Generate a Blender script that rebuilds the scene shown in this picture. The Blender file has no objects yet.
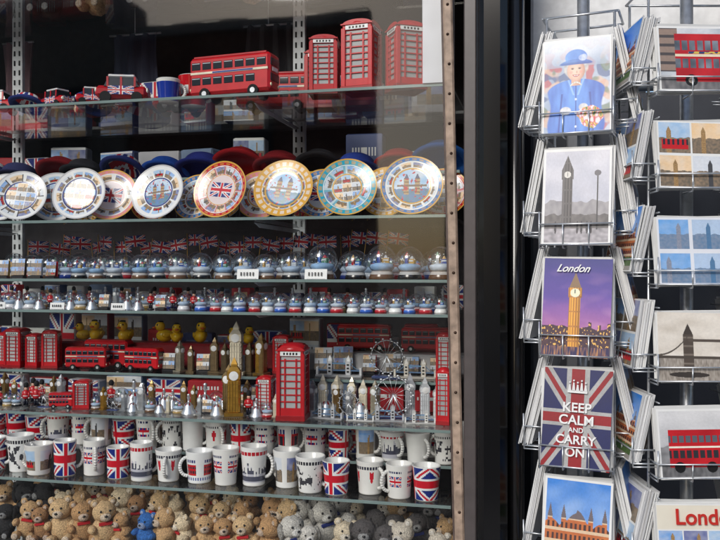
import bpy, math, random
from mathutils import Matrix, Vector, noise
R = random.Random(11)
pi = math.pi

def lin(a):
    a = a/255.0
    return a/12.92 if a <= 0.04045 else ((a+0.055)/1.055)**2.4
def C(r, g, b):
    return (lin(r), lin(g), lin(b))
WHITE=C(230,231,230); BLACK=C(18,18,20); RED=C(188,18,30); BLUE=C(28,46,120); GOLD=C(208,160,70)
SILVER=C(212,216,220); CREAM=C(226,216,192); YEL=C(238,192,36); SKIN=C(222,175,150); TAN=C(204,166,120)
def mix(a,b,t):
    t=max(0,min(1,t)); return tuple(a[i]*(1-t)+b[i]*t for i in range(3))
def sc(a,k): return tuple(min(0.85,x*k) for x in a)
def nz(x,y,s=1.0,seed=0.0): return noise.noise(Vector((x*s,y*s,seed*7.31+0.5)))*0.5+0.5

# ------------------------------------------------------------------ materials
MATS={}
def mat(kind):
    if kind in MATS: return MATS[kind]
    m=bpy.data.materials.new(kind); m.use_nodes=True
    nt=m.node_tree; N=nt.nodes; L=nt.links; N.clear()
    out=N.new('ShaderNodeOutputMaterial')
    if kind in('glass_clear','glass_window','glass_globe'):
        lw=N.new('ShaderNodeLayerWeight'); lw.inputs[0].default_value=.5
        pw=N.new('ShaderNodeMath'); pw.operation='POWER'; pw.inputs[1].default_value=5.0 if kind!='glass_globe' else 2.6; L.new(lw.outputs['Facing'],pw.inputs[0])
        ma=N.new('ShaderNodeMath'); ma.operation='MULTIPLY_ADD'; L.new(pw.outputs[0],ma.inputs[0]); ma.inputs[1].default_value=.8; ma.inputs[2].default_value={'glass_clear':.035,'glass_window':.045,'glass_globe':.09}[kind]
        tr=N.new('ShaderNodeBsdfTransparent'); tr.inputs[0].default_value=(0.99,1,0.995,1) if kind!='glass_globe' else (.93,.96,.98,1)
        gl=N.new('ShaderNodeBsdfGlossy'); gl.inputs['Roughness'].default_value={'glass_clear':.03,'glass_window':.03,'glass_globe':.10}[kind]
        mx=N.new('ShaderNodeMixShader'); L.new(ma.outputs[0],mx.inputs[0]); L.new(tr.outputs[0],mx.inputs[1]); L.new(gl.outputs[0],mx.inputs[2])
        if kind=='glass_window':
            tc=N.new('ShaderNodeTexCoord'); no=N.new('ShaderNodeTexNoise'); no.inputs['Scale'].default_value=3.0; no.inputs['Detail'].default_value=1.0
            L.new(tc.outputs['Object'],no.inputs['Vector']); bp=N.new('ShaderNodeBump'); bp.inputs['Strength'].default_value=.12; bp.inputs['Distance'].default_value=.01
            L.new(no.outputs['Fac'],bp.inputs['Height']); L.new(bp.outputs[0],gl.inputs['Normal'])
        L.new(mx.outputs[0],out.inputs[0]); MATS[kind]=m; return m
    at=N.new('ShaderNodeAttribute'); at.attribute_name='Col'
    p=N.new('ShaderNodeBsdfPrincipled')
    tc=N.new('ShaderNodeTexCoord'); no=N.new('ShaderNodeTexNoise')
    L.new(tc.outputs['Object'],no.inputs['Vector'])
    no.inputs['Detail'].default_value=6
    cfg={'paint':(0.36,0,45,0.16,0.0),'gloss':(0.16,0,30,0.08,0.0),'matte':(0.85,0,60,0.25,0.15),
         'metal':(0.36,.8,80,0.25,0.0),'card':(0.42,0,25,0.08,0.0),'plush':(0.95,0,420,0.6,1.0),'fabric':(0.9,0,700,0.3,0.3),
         'stone':(0.85,0,12,0.5,0.3),'render':(0.9,0,.8,0.25,0.0),'rusty':(0.6,0,60,0.45,0.2),'glassedge':(0.15,0,20,0.1,0)}[kind]
    p.inputs['Roughness'].default_value=cfg[0]; p.inputs['Metallic'].default_value=cfg[1]
    no.inputs['Scale'].default_value=cfg[2]
    mr=N.new('ShaderNodeMapRange'); mr.inputs['From Min'].default_value=0.3; mr.inputs['From Max'].default_value=0.7
    mr.inputs['To Min'].default_value=1-cfg[3]; mr.inputs['To Max'].default_value=1+cfg[3]*0.4
    L.new(no.outputs['Fac'],mr.inputs['Value'])
    vm=N.new('ShaderNodeVectorMath'); vm.operation='SCALE'
    L.new(at.outputs['Color'],vm.inputs[0]); L.new(mr.outputs[0],vm.inputs['Scale']); L.new(vm.outputs[0],p.inputs['Base Color'])
    if cfg[4]>0:
        bp=N.new('ShaderNodeBump'); bp.inputs['Strength'].default_value=cfg[4]
        bp.inputs['Distance'].default_value=0.003 if kind!='stone' else 0.01
        L.new(no.outputs['Fac'],bp.inputs['Height']); L.new(bp.outputs[0],p.inputs['Normal'])
    if kind in('paint','gloss'):
        p.inputs['Coat Weight'].default_value=0.2; p.inputs['Coat Roughness'].default_value=0.12
    L.new(p.outputs[0],out.inputs[0]); MATS[kind]=m; return m

# ------------------------------------------------------------------ mesh builder
class MB:
    def __init__(s): s.v=[];s.f=[];s.c=[];s.m=[];s.s=[];s.T=Matrix.Identity(4)
    def add(s,vs,fs,col,m='paint',smooth=False,T=None):
        M=s.T@T if T is not None else s.T
        b=len(s.v); s.v+=[tuple(M@Vector(p)) for p in vs]
        for i,f in enumerate(fs):
            s.f.append(tuple(b+k for k in f)); s.c.append(col[i] if isinstance(col,list) else col); s.m.append(m); s.s.append(smooth)
    def hexa(s,bot,top,col,m='paint',T=None):
        vs=list(bot)+list(top)
        s.add(vs,[(3,2,1,0),(4,5,6,7),(0,1,5,4),(1,2,6,5),(2,3,7,6),(3,0,4,7)],col,m,False,T)
    def taper(s,x,y,z0,z1,w0,d0,w1,d1,col,m='paint',ox=0,T=None):
        q=lambda w,d,z,o:[(x+o-w/2,y-d/2,z),(x+o+w/2,y-d/2,z),(x+o+w/2,y+d/2,z),(x+o-w/2,y+d/2,z)]
        s.hexa(q(w0,d0,z0,0),q(w1,d1,z1,ox),col,m,T)
    def box(s,c,sz,col,m='paint',b=None,T=None):
        h=[k/2 for k in sz]
        if b is None: b=min(h)*0.18
        b=min(b,min(h)*0.9)
        vs=[];idx={}
        for sx in(-1,1):
            for sy in(-1,1):
                for sg in(-1,1):
                    S=(sx,sy,sg)
                    for k in range(3):
                        idx[(S,k)]=len(vs)
                        vs.append(tuple(S[j]*(h[j] if j==k else h[j]-b) for j in range(3)))
        fs=[]
        for k in range(3):
            a,d=[j for j in range(3) if j!=k]
            for sg in(-1,1):
                q=[]
                for (p1,p2) in((-1,-1),(1,-1),(1,1),(-1,1)):
                    S=[0,0,0];S[k]=sg;S[a]=p1;S[d]=p2;q.append(idx[(tuple(S),k)])
                fs.append(q)
        for k in range(3):
            for l in range(k+1,3):
                m_=3-k-l
                for s1 in(-1,1):
                    for s2 in(-1,1):
                        A=[0,0,0];A[k]=s1;A[l]=s2;A[m_]=1;B=list(A);B[m_]=-1;A=tuple(A);B=tuple(B)
                        fs.append([idx[(A,k)],idx[(A,l)],idx[(B,l)],idx[(B,k)]])
        for S in {k[0]:1 for k in idx}: fs.append([idx[(S,0)],idx[(S,1)],idx[(S,2)]])
        out=[]
        for q in fs:
            P=[Vector(vs[i]) for i in q]; n=(P[1]-P[0]).cross(P[2]-P[0]); ce=sum(P,Vector())/len(P)
            out.append(tuple(q) if n.dot(ce)>0 else tuple(reversed(q)))
        vs=[(v[0]+c[0],v[1]+c[1],v[2]+c[2]) for v in vs]
        s.add(vs,out,col,m,False,T)
    def lathe(s,prof,seg,col,m='gloss',smooth=True,T=None):
        vs=[];fs=[];cs=[]
        for (r,z) in prof:
            for i in range(seg):
                a=2*pi*i/seg; vs.append((r*math.cos(a),r*math.sin(a),z))
        for j in range(len(prof)-1):
            for i in range(seg):
                k=(i+1)%seg
                fs.append((j*seg+i,j*seg+k,(j+1)*seg+k,(j+1)*seg+i))
                if callable(col): cs.append(col((i+.5)/seg,(prof[j][0]+prof[j+1][0])/2,(prof[j][1]+prof[j+1][1])/2,j))
                else: cs.append(col)
        s.add(vs,fs,cs,m,smooth,T)
    def ell(s,c,r,col,m='paint',seg=18,T=None,jit=0):
        n=seg//2+2
        prof=[(math.sin(pi*j/n)*1.0+1e-5,-math.cos(pi*j/n)) for j in range(n+1)]
        vs=[];fs=[]
        for (rr,z) in prof:
            for i in range(seg):
                a=2*pi*i/seg
                p=Vector((rr*math.cos(a),rr*math.sin(a),z))
                if jit: p*=1+jit*noise.noise(p*3.1+Vector(c)*90)
                vs.append((c[0]+p.x*r[0],c[1]+p.y*r[1],c[2]+p.z*r[2]))
        for j in range(n):
            for i in range(seg):
                k=(i+1)%seg; fs.append((j*seg+i,j*seg+k,(j+1)*seg+k,(j+1)*seg+i))
        s.add(vs,fs,col,m,True,T)
    def tube(s,p0,p1,r,col=SILVER,m='metal',seg=8,r1=None,T=None):
        p0=Vector(p0);p1=Vector(p1);d=p1-p0;l=d.length
        if l<1e-6:return
        q=d.to_track_quat('Z','Y').to_matrix().to_4x4(); M=Matrix.Translation(p0)@q
        if T is not None: M=T@M
        r1=r if r1 is None else r1
        s.lathe([(1e-5,0),(r,0),(r1,l),(1e-5,l)],seg,col,m,True,M)
    def path(s,pts,r,col=SILVER,m='metal',seg=7,T=None):
        for a,b in zip(pts,pts[1:]): s.tube(a,b,r,col,m,seg,T=T)
    def grid(s,w,h,nx,ny,fn,T=None,m='card',y=0.0,bulge=0.0):
        vs=[(w*(i/nx-.5),y+bulge*((2*i/nx-1)**2),h*(j/ny-.5)) for j in range(ny+1) for i in range(nx+1)]
        fs=[];cs=[]
        for j in range(ny):
            for i in range(nx):
                a=j*(nx+1)+i; fs.append((a,a+1,a+nx+2,a+nx+1)); cs.append(fn((i+.5)/nx,(j+.5)/ny))
        s.add(vs,fs,cs,m,False,T)
    def done(s,name,parent=None,loc=(0,0,0),rz=0):
        me=bpy.data.meshes.new(name); me.from_pydata(s.v,[],s.f)
        ms=[]
        for k in s.m:
            if k not in ms: ms.append(k)
        for k in ms: me.materials.append(mat(k))
        me.polygons.foreach_set('material_index',[ms.index(k) for k in s.m])
        me.polygons.foreach_set('use_smooth',s.s)
        ca=me.color_attributes.new('Col','FLOAT_COLOR','CORNER')
        buf=[]
        for f,c in zip(s.f,s.c): buf+=[c[0],c[1],c[2],1.0]*len(f)
        ca.data.foreach_set('color',buf); me.update()
        o=bpy.data.objects.new(name,me); bpy.context.collection.objects.link(o)
        o.location=loc; o.rotation_euler=(0,0,rz)
        if parent: o.parent=parent
        return o
def empty(name,loc=(0,0,0),rz=0):
    o=bpy.data.objects.new(name,None); bpy.context.collection.objects.link(o); o.location=loc; o.rotation_euler=(0,0,rz); o.empty_display_size=.05; return o
def T(x=0,y=0,z=0,rx=0,ry=0,rz=0):
    return Matrix.Translation((x,y,z))@Matrix.Rotation(rz,4,'Z')@Matrix.Rotation(ry,4,'Y')@Matrix.Rotation(rx,4,'X')

# ------------------------------------------------------------------ prints
def uj(u,v,dark=1.0):
    X=(u-.5)*60;Y=(v-.5)*30
    r=sc(C(198,20,40),dark);w=sc(WHITE,dark);b=sc(C(24,42,120),dark)
    if abs(X)<3 or abs(Y)<3: return r
    if abs(X)<5 or abs(Y)<5: return w
    d=(abs(Y)*60-abs(X)*30)/67.0
    if abs(d)<1.1: return r
    if abs(d)<3: return w
    return b
def minis(u,v,seed):
    k=seed%5
    sky=[C(96,156,222),C(150,190,228),C(205,212,222),C(76,90,156),C(236,196,140)][k]
    if v>0.45+0.1*nz(u,0,6,seed):
        c=mix(sky,WHITE,nz(u,v,5,seed)*.5)
    else: c=mix(C(84,84,78),C(160,136,110),nz(u,v,14,seed))
    tw=.3+.4*((seed*0.37)%1)
    if abs(u-tw)<(.07 if v<.7 else .07*(.85-v)/.15) and v<.85: c=mix(C(120,90,56),C(190,156,106),nz(u,v,30,seed)) if k!=2 else C(70,70,72)
    if k==1 and .1<u<.9 and .15<v<.45: c=C(195,26,32) if int(u*14)%2 or v<.28 else C(40,40,50)
    return c
def photo(c,u,v,s,amt=.22):
    a=nz(u,v,38,s)*.6+nz(u,v,90,s+1)*.4
    return sc(c,1-amt/2+amt*a)
def sm(x,a,b):
    t=max(0,min(1,(x-a)/(b-a))); return t*t*(3-2*t)
def P_queen(u,v):
    if u<.022 or u>.978 or v<.016 or v>.984: return WHITE
    c=mix(C(120,146,180),C(226,230,236),nz(u,v*1.2,3.2,1))
    for s_,cc in((2,C(186,64,70)),(5,C(70,90,140)),(9,C(220,184,160)),(13,C(110,128,104))):
        c=mix(c,cc,sm(nz(u,v*1.4,6.5,s_),.56,.66)*.8*(1 if v<.7 else .35))
    c=mix(c,C(228,233,240),sm(v,.72,.95)*.8)
    x=u-.49
    sh=.40 if v<.44 else .40*math.sqrt(max(0,1-((v-.44)/.13)**2)) if v<.57 else 0
    sh*= (1+.06*math.sin(v*17))
    if sh>0:
        a=1-sm(abs(x),sh-.02,sh+.012)
        f=nz(u*2.2+.5*v,v*1.1,5,3)*.55+.45*nz(u*5,v*1.6,4,33)
        f=f*.8+.25*(1-abs(x)/.4)-.15*sm(x,.0,.4)
        k=mix(C(24,70,176),C(112,172,248),f)
        for s_ in(-1,1):
            k=mix(k,C(18,52,146),(1-sm(abs(x-s_*(.20+.12*(.45-v))),.004,.022))*(v<.42)*.8)
            k=mix(k,C(150,194,248),(1-sm(abs(x-s_*(.03+.5*(v-.40))),.006,.022))*(v>.40)*.8)
        k=mix(k,C(18,54,150),(1-sm(abs(x),.004,.014))*.8)
        if ((x-.0)/.018)**2+(((v*7)%1-.5)/.09)**2<1 and v<.42: k=C(210,220,240)
        c=mix(c,k,a)
    if v>.50 and abs(x)<.07 and v<.60: c=mix(SKIN,C(190,140,118),sm(x,-.05,.07))
    if abs(v-.535+.5*x*x*10)<.008 and abs(x)<.08: c=C(240,238,230) if int(u*120)%2 else C(190,188,180)
    c=mix(c,mix(C(190,190,196),WHITE,nz(u,v,26,5)),1-sm(math.hypot((u-.34)/.085,(v-.24)/.045),.85,1.05))
    c=mix(c,mix(C(190,190,196),WHITE,nz(u,v,26,6)),1-sm(math.hypot((u-.60)/.07,(v-.27)/.04),.85,1.05))
    d=math.hypot((u-.70)/.19,(v-.17)/.115)+.5*(nz(u,v,11,9)-.5)
    if d<1:
        q=nz(u,v,24,4); c=mix(C(205,54,68),C(240,225,225),sm(q,.42,.6)) if q>.4 else mix(C(50,96,50),C(226,200,90),sm(q,.2,.4))
    e=math.hypot(x/.185,(v-.69)/.115)+.18*(nz(u,v,13,12)-.5)
    c=mix(c,mix(C(150,148,150),C(226,224,222),nz(u*1.5,v*2,16,13)),1-sm(e,.9,1.04))
    e=math.hypot(x/.132,(v-.658)/.112)
    if e<1.05:
        k=mix(C(240,206,184),C(186,128,106),.55*e*e+sm(x,.0,.14)*.45)
        k=mix(k,C(222,140,124),.5*(1-sm(math.hypot((abs(x)-.072)/.035,(v-.642)/.022),.3,1)))
        k=mix(k,C(150,104,84),.55*(1-sm(math.hypot((abs(x)-.052)/.034,(v-.683)/.016),.4,1)))
        k=mix(k,C(58,48,52),1-sm(math.hypot((abs(x)-.052)/.02,(v-.678)/.0065),.7,1.1))
        k=mix(k,C(178,120,98),.6*(1-sm(math.hypot((x-.012)/.016,(v-.643)/.022),.4,1)))
        mv=v-.602-1.6*x*x*3
        k=mix(k,C(176,40,54),1-sm(math.hypot(x/.056,mv/.012),.8,1.05))
        k=mix(k,WHITE,1-sm(math.hypot(x/.042,(mv-.001)/.0045),.7,1.1))
        c=mix(c,k,1-sm(e,.94,1.04))
    b_=math.hypot(x/.245,(v-.752+.35*x*x)/.030)
    t_=math.hypot(x/.165,(v-.80)/.085)
    hk=mix(C(30,80,186),C(130,186,248),nz(u*2,v*2,6,15)*.55+sm(-x,-.2,.2)*.45)
    if v>.752: c=mix(c,hk,1-sm(t_,.93,1.03))
    c=mix(c,mix(hk,C(18,52,140),.3+.4*sm(-(v-.752),-.01,.02)),1-sm(b_,.9,1.06))
    c=mix(c,mix(C(220,226,240),C(110,150,220),nz(u,v,28,7)),1-sm(math.hypot((x-.10)/.062,(v-.792)/.036)+.3*(nz(u,v,20,8)-.5),.85,1.05))
    return photo(c,u,v,50,.16)
def P_grey(u,v):
    if u<.035 or u>.965 or v<.025 or v>.975: return WHITE
    c=mix(C(150,156,176),C(228,226,232),nz(u,v*1.6,3,8)*.6+v*.35)
    if v<.40+.09*nz(u,0,9,9): c=mix(C(128,126,132),C(170,166,168),nz(u,v,16,9))
    if v<.29+.05*nz(u,0,12,19): c=mix(C(60,58,62),C(120,114,112),nz(u,v,18,9))
    if v<.17: c=mix(C(110,108,114),C(196,190,196),nz(u*2,v*4,8,10))
    w=.075 if v<.68 else (.085 if v<.78 else .085*max(0,(.93-v)/.15))
    if abs(u-.36)<w and v<.93 and v>.2:
        c=C(54,50,52) if int(u*70)%3 else C(96,90,90)
        if int(v*50)%7==0: c=C(84,80,80)
        c=mix(c,C(130,126,128),max(0,.36-u)*4)
        if ((u-.36)/.05)**2+((v-.73)/.035)**2<1: c=C(215,212,205)
        if abs(u-.36)<.006 and .71<v<.755: c=BLACK
    if abs(u-.8)<.010 and .16<v<.72: c=C(46,44,48)
    if ((u-.8)/.05)**2+((v-.74)/.03)**2<1: c=C(96,94,100)
    for px in(.52,.58,.66,.72,.2):
        if ((u-px)/.016)**2+((v-.17)/.055)**2<1 or ((u-px)/.01)**2+((v-.235)/.012)**2<1: c=C(44,40,48)
    return photo(c,u,v,51)
def P_night(u,v):
    t=v+.08*(nz(u,v*3,3,60)-.5)
    c=mix(C(210,126,160),C(104,76,170),min(1,t*1.6)); c=mix(c,C(44,46,130),max(0,t-.5)*2.0)
    c=mix(c,C(210,156,196),max(0,nz(u*.8,v*3,4,12)-.56)*1.8*(1-v))
    if v<.27+.06*nz(u,0,8,13)+(.05 if u>.6 and int(u*22)%3==0 else 0):
        c=mix(C(34,24,50),C(96,58,66),nz(u,v,18,14))
        if nz(u,v,38,15)>.66: c=C(240,186,96)
    if v<.10: c=mix(C(40,34,84),C(206,146,90),max(0,nz(u*4,v*.8,14,16)-.4)*1.8)
    w=.085 if v<.60 else (.10 if v<.70 else .09*max(0,(.86-v)/.16))
    if abs(u-.47)<w and .1<v<.86:
        c=C(232,164,66) if int(u*80)%3 else C(160,100,44)
        if int(v*60)%9==0: c=C(186,124,60)
        c=sc(c,1.15-.9*abs(u-.44)/.1*.5)
        if v>.70: c=C(140,112,84)
        if ((u-.47)/.07)**2+((v-.65)/.045)**2<1: c=C(250,240,206)
        if abs(u-.47)<.006 and .645<v<.685: c=BLACK
    return photo(c,u,v,52,.14)
def P_keep(u,v):
    c=uj(v,u,.60)
    return mix(photo(c,u,v,53,.4),C(50,40,40),.25*nz(u,v,6,17)+.05)
def P_palace(u,v):
    if u<.03 or u>.97 or v<.02 or v>.98: return WHITE
    c=mix(C(56,130,215),C(196,220,242),max(0,1-v)*.9+ .5*nz(u,v*1.5,4,18)-.25)
    top=.52+.06*abs(math.sin(u*13))+(.16*(1-abs(u-.5)/.14) if abs(u-.5)<.14 else 0)
    for tx in(.1,.3,.7,.9):
        if abs(u-tx)<.035*(1 if v<.62 else max(0,(.74-v)/.12)): top=.74
    if v<top:
        c=mix(C(166,84,48),C(214,126,72),nz(u,v,10,81))
        if int(v*34)%4==0: c=C(220,192,160)
        if (int(u*30)%2==0) and int(v*34)%4 in(1,2): c=C(76,52,52)
        if v>.6: c=C(112,102,106)
    if v<.2+.05*nz(u,0,12,5): c=mix(C(40,72,38),C(104,130,74),nz(u,v,20,19))
    if v<.08: c=C(160,155,148)
    return photo(c,u,v,54)
def P_bus(u,v):
    if u<.02 or u>.98 or v<.03 or v>.97: return WHITE
    c=mix(C(150,160,172),C(225,228,232),nz(u,v,5,20))
    if u<.2 and v>.3: c=C(150,130,118) if int(v*22)%3 else C(80,74,74)
    if u>.8 and v>.3: c=C(176,166,150) if int(v*26)%3 else C(90,86,84)
    if v<.24: c=mix(C(80,80,84),C(140,138,138),nz(u*3,v,9,21))
    if .17<u<.86 and .15<v<.88 and not(u>.76 and v<.40):
        c=mix(C(156,16,26),C(212,40,46),nz(u,v,5,22)+.2*(v-.5))
        if (.63<v<.78 or .36<v<.5) and abs((u*13)%1-.5)<.38: c=mix(C(36,42,54),C(150,160,172),nz(u,v,8,23))
        if .535<v<.57: c=C(230,218,190)
        if .58<v<.61 and .3<u<.75: c=C(214,190,90) if nz(u,v,40,3)>.5 else C(40,66,116)
    for w in(.32,.70):
        if (u-w)**2*2.1+(v-.17)**2<.008: c=C(20,20,20)
        if (u-w)**2*2.1+(v-.17)**2<.002: c=C(160,150,140)
    return photo(c,u,v,55)
def P_collage(nx,ny,sd,gap=.03):
    def f(u,v):
        a=u*nx;b=v*ny;fa=a%1;fb=b%1
        if fa<gap or fa>1-gap or fb<gap*1.4 or fb>1-gap*1.4: return WHITE
        return photo(minis(fa,fb,sd+int(a)*3+int(b)*7),u,v,56)
    return f
def P_collage_blue(u,v):
    a=u*3;b=v*2;fa=a%1;fb=b%1
    if fa<.05 or fa>.95 or fb<.06 or fb>.94: return C(225,228,235)
    c=minis(fa,fb,int(a)*2+5*int(b)+(3 if int(a)==2 else 0))
    return photo(mix(c,C(100,170,230),.4),u,v,57)
def P_sepia(u,v):
    c=mix(C(200,190,176),C(238,232,222),nz(u,v*2,4,30))
    if v<.35: c=mix(C(110,100,90),C(190,182,172),nz(u*4,v,14,31))
    for k,w in enumerate((.3,.72)):
        if abs(u-w)<.05 and .2<v<(.74 if abs(u-w)<.02 else .68): c=C(84,74,66) if int(v*40)%5 else C(120,110,100)
        if abs(u-w)<.05*(1-(v-.68)/.16) and .68<=v<.84: c=C(70,62,56)
    if .3<u<.72 and (.58<v<.62): c=C(90,80,72)
    if .33<v<.37: c=C(80,72,64)
    if u<.3 and abs(v-(.38+.28*(u/.3)**2))<.012: c=C(90,82,74)
    if u>.72 and abs(v-(.38+.28*((1-u)/.28)**2))<.012: c=C(90,82,74)
    if v<.18 and ((u-.3)/.2)**2+((v-.1)/.04)**2<1: c=C(60,54,50)
    return photo(c,u,v,58)
def P_bw(u,v):
    if u<.02 or u>.98 or v<.03 or v>.97: return WHITE
    c=mix(C(150,152,156),C(232,232,233),nz(u,v,4,40)*.6+.4*v)
    if v<.42+.1*nz(u,0,11,44): c=mix(C(110,110,112),C(160,160,162),nz(u,v,15,41))
    if v<.22: c=mix(C(70,70,72),C(130,130,132),nz(u*3,v,12,41))
    if abs(u-.8)<(.06 if v<.75 else .06*max(0,(.95-v)/.2)): c=C(60,60,62) if int(u*70)%3 else C(120,120,122)
    if ((u-.8)/.04)**2+((v-.68)/.055)**2<1: c=C(220,220,216)
    if .1<u<.64 and .17<v<.70:
        c=mix(C(156,14,26),C(210,34,42),nz(u,v,5,22))
        if (.52<v<.62 or .3<v<.41) and abs((u*15)%1-.5)<.38: c=C(90,96,106) if v>.5 else C(45,45,50)
        if .44<v<.47: c=C(235,230,215)
    for w in(.2,.52):
        if (u-w)**2*2.1+(v-.17)**2<.006: c=C(18,18,18)
    return photo(c,u,v,59)
def P_lon(u,v):
    if .64<v<.98: return C(228,222,205)
    return P_collage(4,2,3)(u,min(.999,v/.64))
def text(s,size,loc,parent,col,name,rot=(pi/2,0,0),ex=.0002):
    cu=bpy.data.curves.new(name,'FONT'); cu.body=s; cu.size=size; cu.align_x='CENTER'; cu.align_y='CENTER'; cu.extrude=ex; cu.offset=size*.02
    k='ink_%d_%d_%d'%tuple(int(x*99) for x in col)
    m=bpy.data.materials.get(k)
    if not m:
        m=bpy.data.materials.new(k); m.use_nodes=True
        m.node_tree.nodes['Principled BSDF'].inputs['Base Color'].default_value=(*col,1); m.node_tree.nodes['Principled BSDF'].inputs['Roughness'].default_value=.5
    cu.materials.append(m)
    o=bpy.data.objects.new(name,cu); bpy.context.collection.objects.link(o); o.parent=parent; o.location=loc; o.rotation_euler=rot; return o

# ------------------------------------------------------------------ souvenirs
def phone_box(x,y,z,w,h,rz=0,red=None,name='toy_phone_box'):
    red=red or sc(RED,R.uniform(.85,1.1))
    b=MB(); b.box((0,0,.035*h),(w*1.04,w*1.04,.07*h),sc(red,.6))
    b.box((0,0,h*.46),(w*.84,w*.84,h*.80),mix(C(195,200,200),C(90,90,94),R.random()*.5),'gloss',b=.0003)
    for sx in(-1,1):
        for sy in(-1,1): b.box((sx*w*.43,sy*w*.43,h*.46),(w*.14,w*.14,h*.80),red)
    for k in range(4):
        M=Matrix.Rotation(k*pi/2,4,'Z')
        for i in range(8): b.box((0,-w*.435,h*(.16+i*.088)),(w*.74,w*.05,h*.016),red,T=M,b=.0001)
        for xx in(-.2,.2): b.box((xx*w,-w*.437,h*.47),(w*.05,w*.05,h*.66),red,T=M,b=.0001)
        b.box((0,-w*.434,h*.11),(w*.74,w*.06,h*.10),red,T=M)
        b.box((0,-w*.47,h*.865),(w*.72,w*.03,h*.055),WHITE,T=M,b=.0001)
        for t in range(5): b.box(((t-2)*w*.11,-w*.487,h*.865),(w*.06,w*.006,h*.03),BLACK,T=M,b=.00005)
        vs=[(math.cos(pi*i/10)*w*.46,-w*.46,h*.915+math.sin(pi*i/10)*w*.14) for i in range(11)]
        b.add(vs,[tuple(range(10,-1,-1))],red,'paint',False,M)
    b.box((0,0,h*.865),(w*.92,w*.92,h*.075),red)
    b.box((0,0,h*.91),(w*1.02,w*1.02,h*.02),red)
    b.ell((0,0,h*.915),(w*.5,w*.5,h*.085),red,'paint',16)
    return b.done(name,None,(x,y,z),rz)
def bus(x,y,z,L,h,rz=0,name='toy_double_decker_bus'):
    b=MB(); d=h*.52; red=sc(RED,R.uniform(.9,1.1))
    b.box((0,0,h*.54),(L,d,h*.84),red,b=h*.06)
    for side in(-1,1):
        for row,z0 in enumerate((.42,.76)):
            for i in range(7):
                if row==0 and i==6: continue
                b.box((L*(-.41+i*.135),side*d*.5,h*z0),(L*.11,h*.02,h*.17),C(34,40,48),'gloss',b=h*.008)
                b.box((L*(-.41+i*.135),side*d*.508,h*(z0+.06)),(L*.10,h*.012,h*.02),C(190,195,200),'gloss',b=.0002)
        b.box((0,side*d*.504,h*.60),(L*.96,h*.02,h*.05),CREAM)
        b.box((L*.05,side*d*.512,h*.60),(L*.5,h*.02,h*.035),C(40,60,140))
        for wx in(-.3,.3):
            b.lathe([(1e-5,0),(h*.13,0),(h*.13,h*.06),(1e-5,h*.06)],18,BLACK,'matte',False,T(L*wx,side*d*.5+(0.03*h),h*.13,pi/2))
            b.lathe([(1e-5,0),(h*.06,0),(h*.06,h*.012),(1e-5,h*.012)],12,SILVER,'metal',False,T(L*wx,side*d*.5+(-h*.03 if side<0 else h*.045),h*.13,pi/2))
    for e in(-1,1):
        b.box((e*L*.5,0,h*.76),(h*.02,d*.8,h*.17),C(34,40,48),'gloss',b=h*.005)
        b.box((e*L*.5,0,h*.42),(h*.02,d*.8,h*.17),C(34,40,48),'gloss',b=h*.005)
        b.box((e*L*.503,0,h*.6),(h*.02,d*.5,h*.09),WHITE,b=h*.005)
        for s_ in(-1,1): b.ell((e*L*.5,s_*d*.35,h*.25),(h*.02,h*.04,h*.04),C(240,235,200),'gloss',10)
    b.box((0,0,h*.97),(L*.9,d*.85,h*.04),sc(red,.8))
    return b.done(name,None,(x,y,z),rz)
def minicar(x,y,z,L,rz=0,base=RED,name='toy_car'):
    b=MB();h=L*.56;d=L*.52
    b.box((0,0,h*.38),(L,d,h*.42),base,b=h*.12)
    b.taper(0,0,h*.56,h*.9,L*.66,d*.92,L*.5,d*.78,C(30,34,40),'gloss')
    b.grid(L*.5,d*.78,40,26,lambda u,v:uj(u,v),T(0,-.0,h*1.002,-pi/2+.0))
    b.box((0,0,h*.95),(L*.505,d*.785,h*.095),WHITE,b=h*.03)
    for s_ in(-1,1):
        for i in(-.26,0,.26): b.taper(i*L,s_*d*.44,h*.55,h*.9,L*.04,d*.06,L*.04,d*.02,base)
        b.grid(L*.5,h*.30,26,14,lambda u,v:uj(u,v),T(0,s_*d*.505,h*.42,0,0,0 if s_<0 else pi))
        for wx in(-.3,.3): b.lathe([(1e-5,0),(h*.19,0),(h*.19,d*.16),(1e-5,d*.16)],16,BLACK,'matte',False,T(L*wx,s_*d*.44+d*.08,h*.19,pi/2))
        b.ell((L*.49,s_*d*.33,h*.44),(h*.05,h*.09,h*.09),C(240,240,225),'gloss',10)
        b.ell((-L*.49,s_*d*.33,h*.44),(h*.05,h*.09,h*.09),C(240,240,225),'gloss',10)
    b.grid(d*.7,h*.3,26,14,lambda u,v:uj(u,v),T(L*.503,0,h*.42,0,0,pi/2)); b.grid(d*.7,h*.3,26,14,lambda u,v:uj(u,v),T(-L*.503,0,h*.42,0,0,-pi/2))
    return b.done(name,None,(x,y,z),rz)
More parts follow.
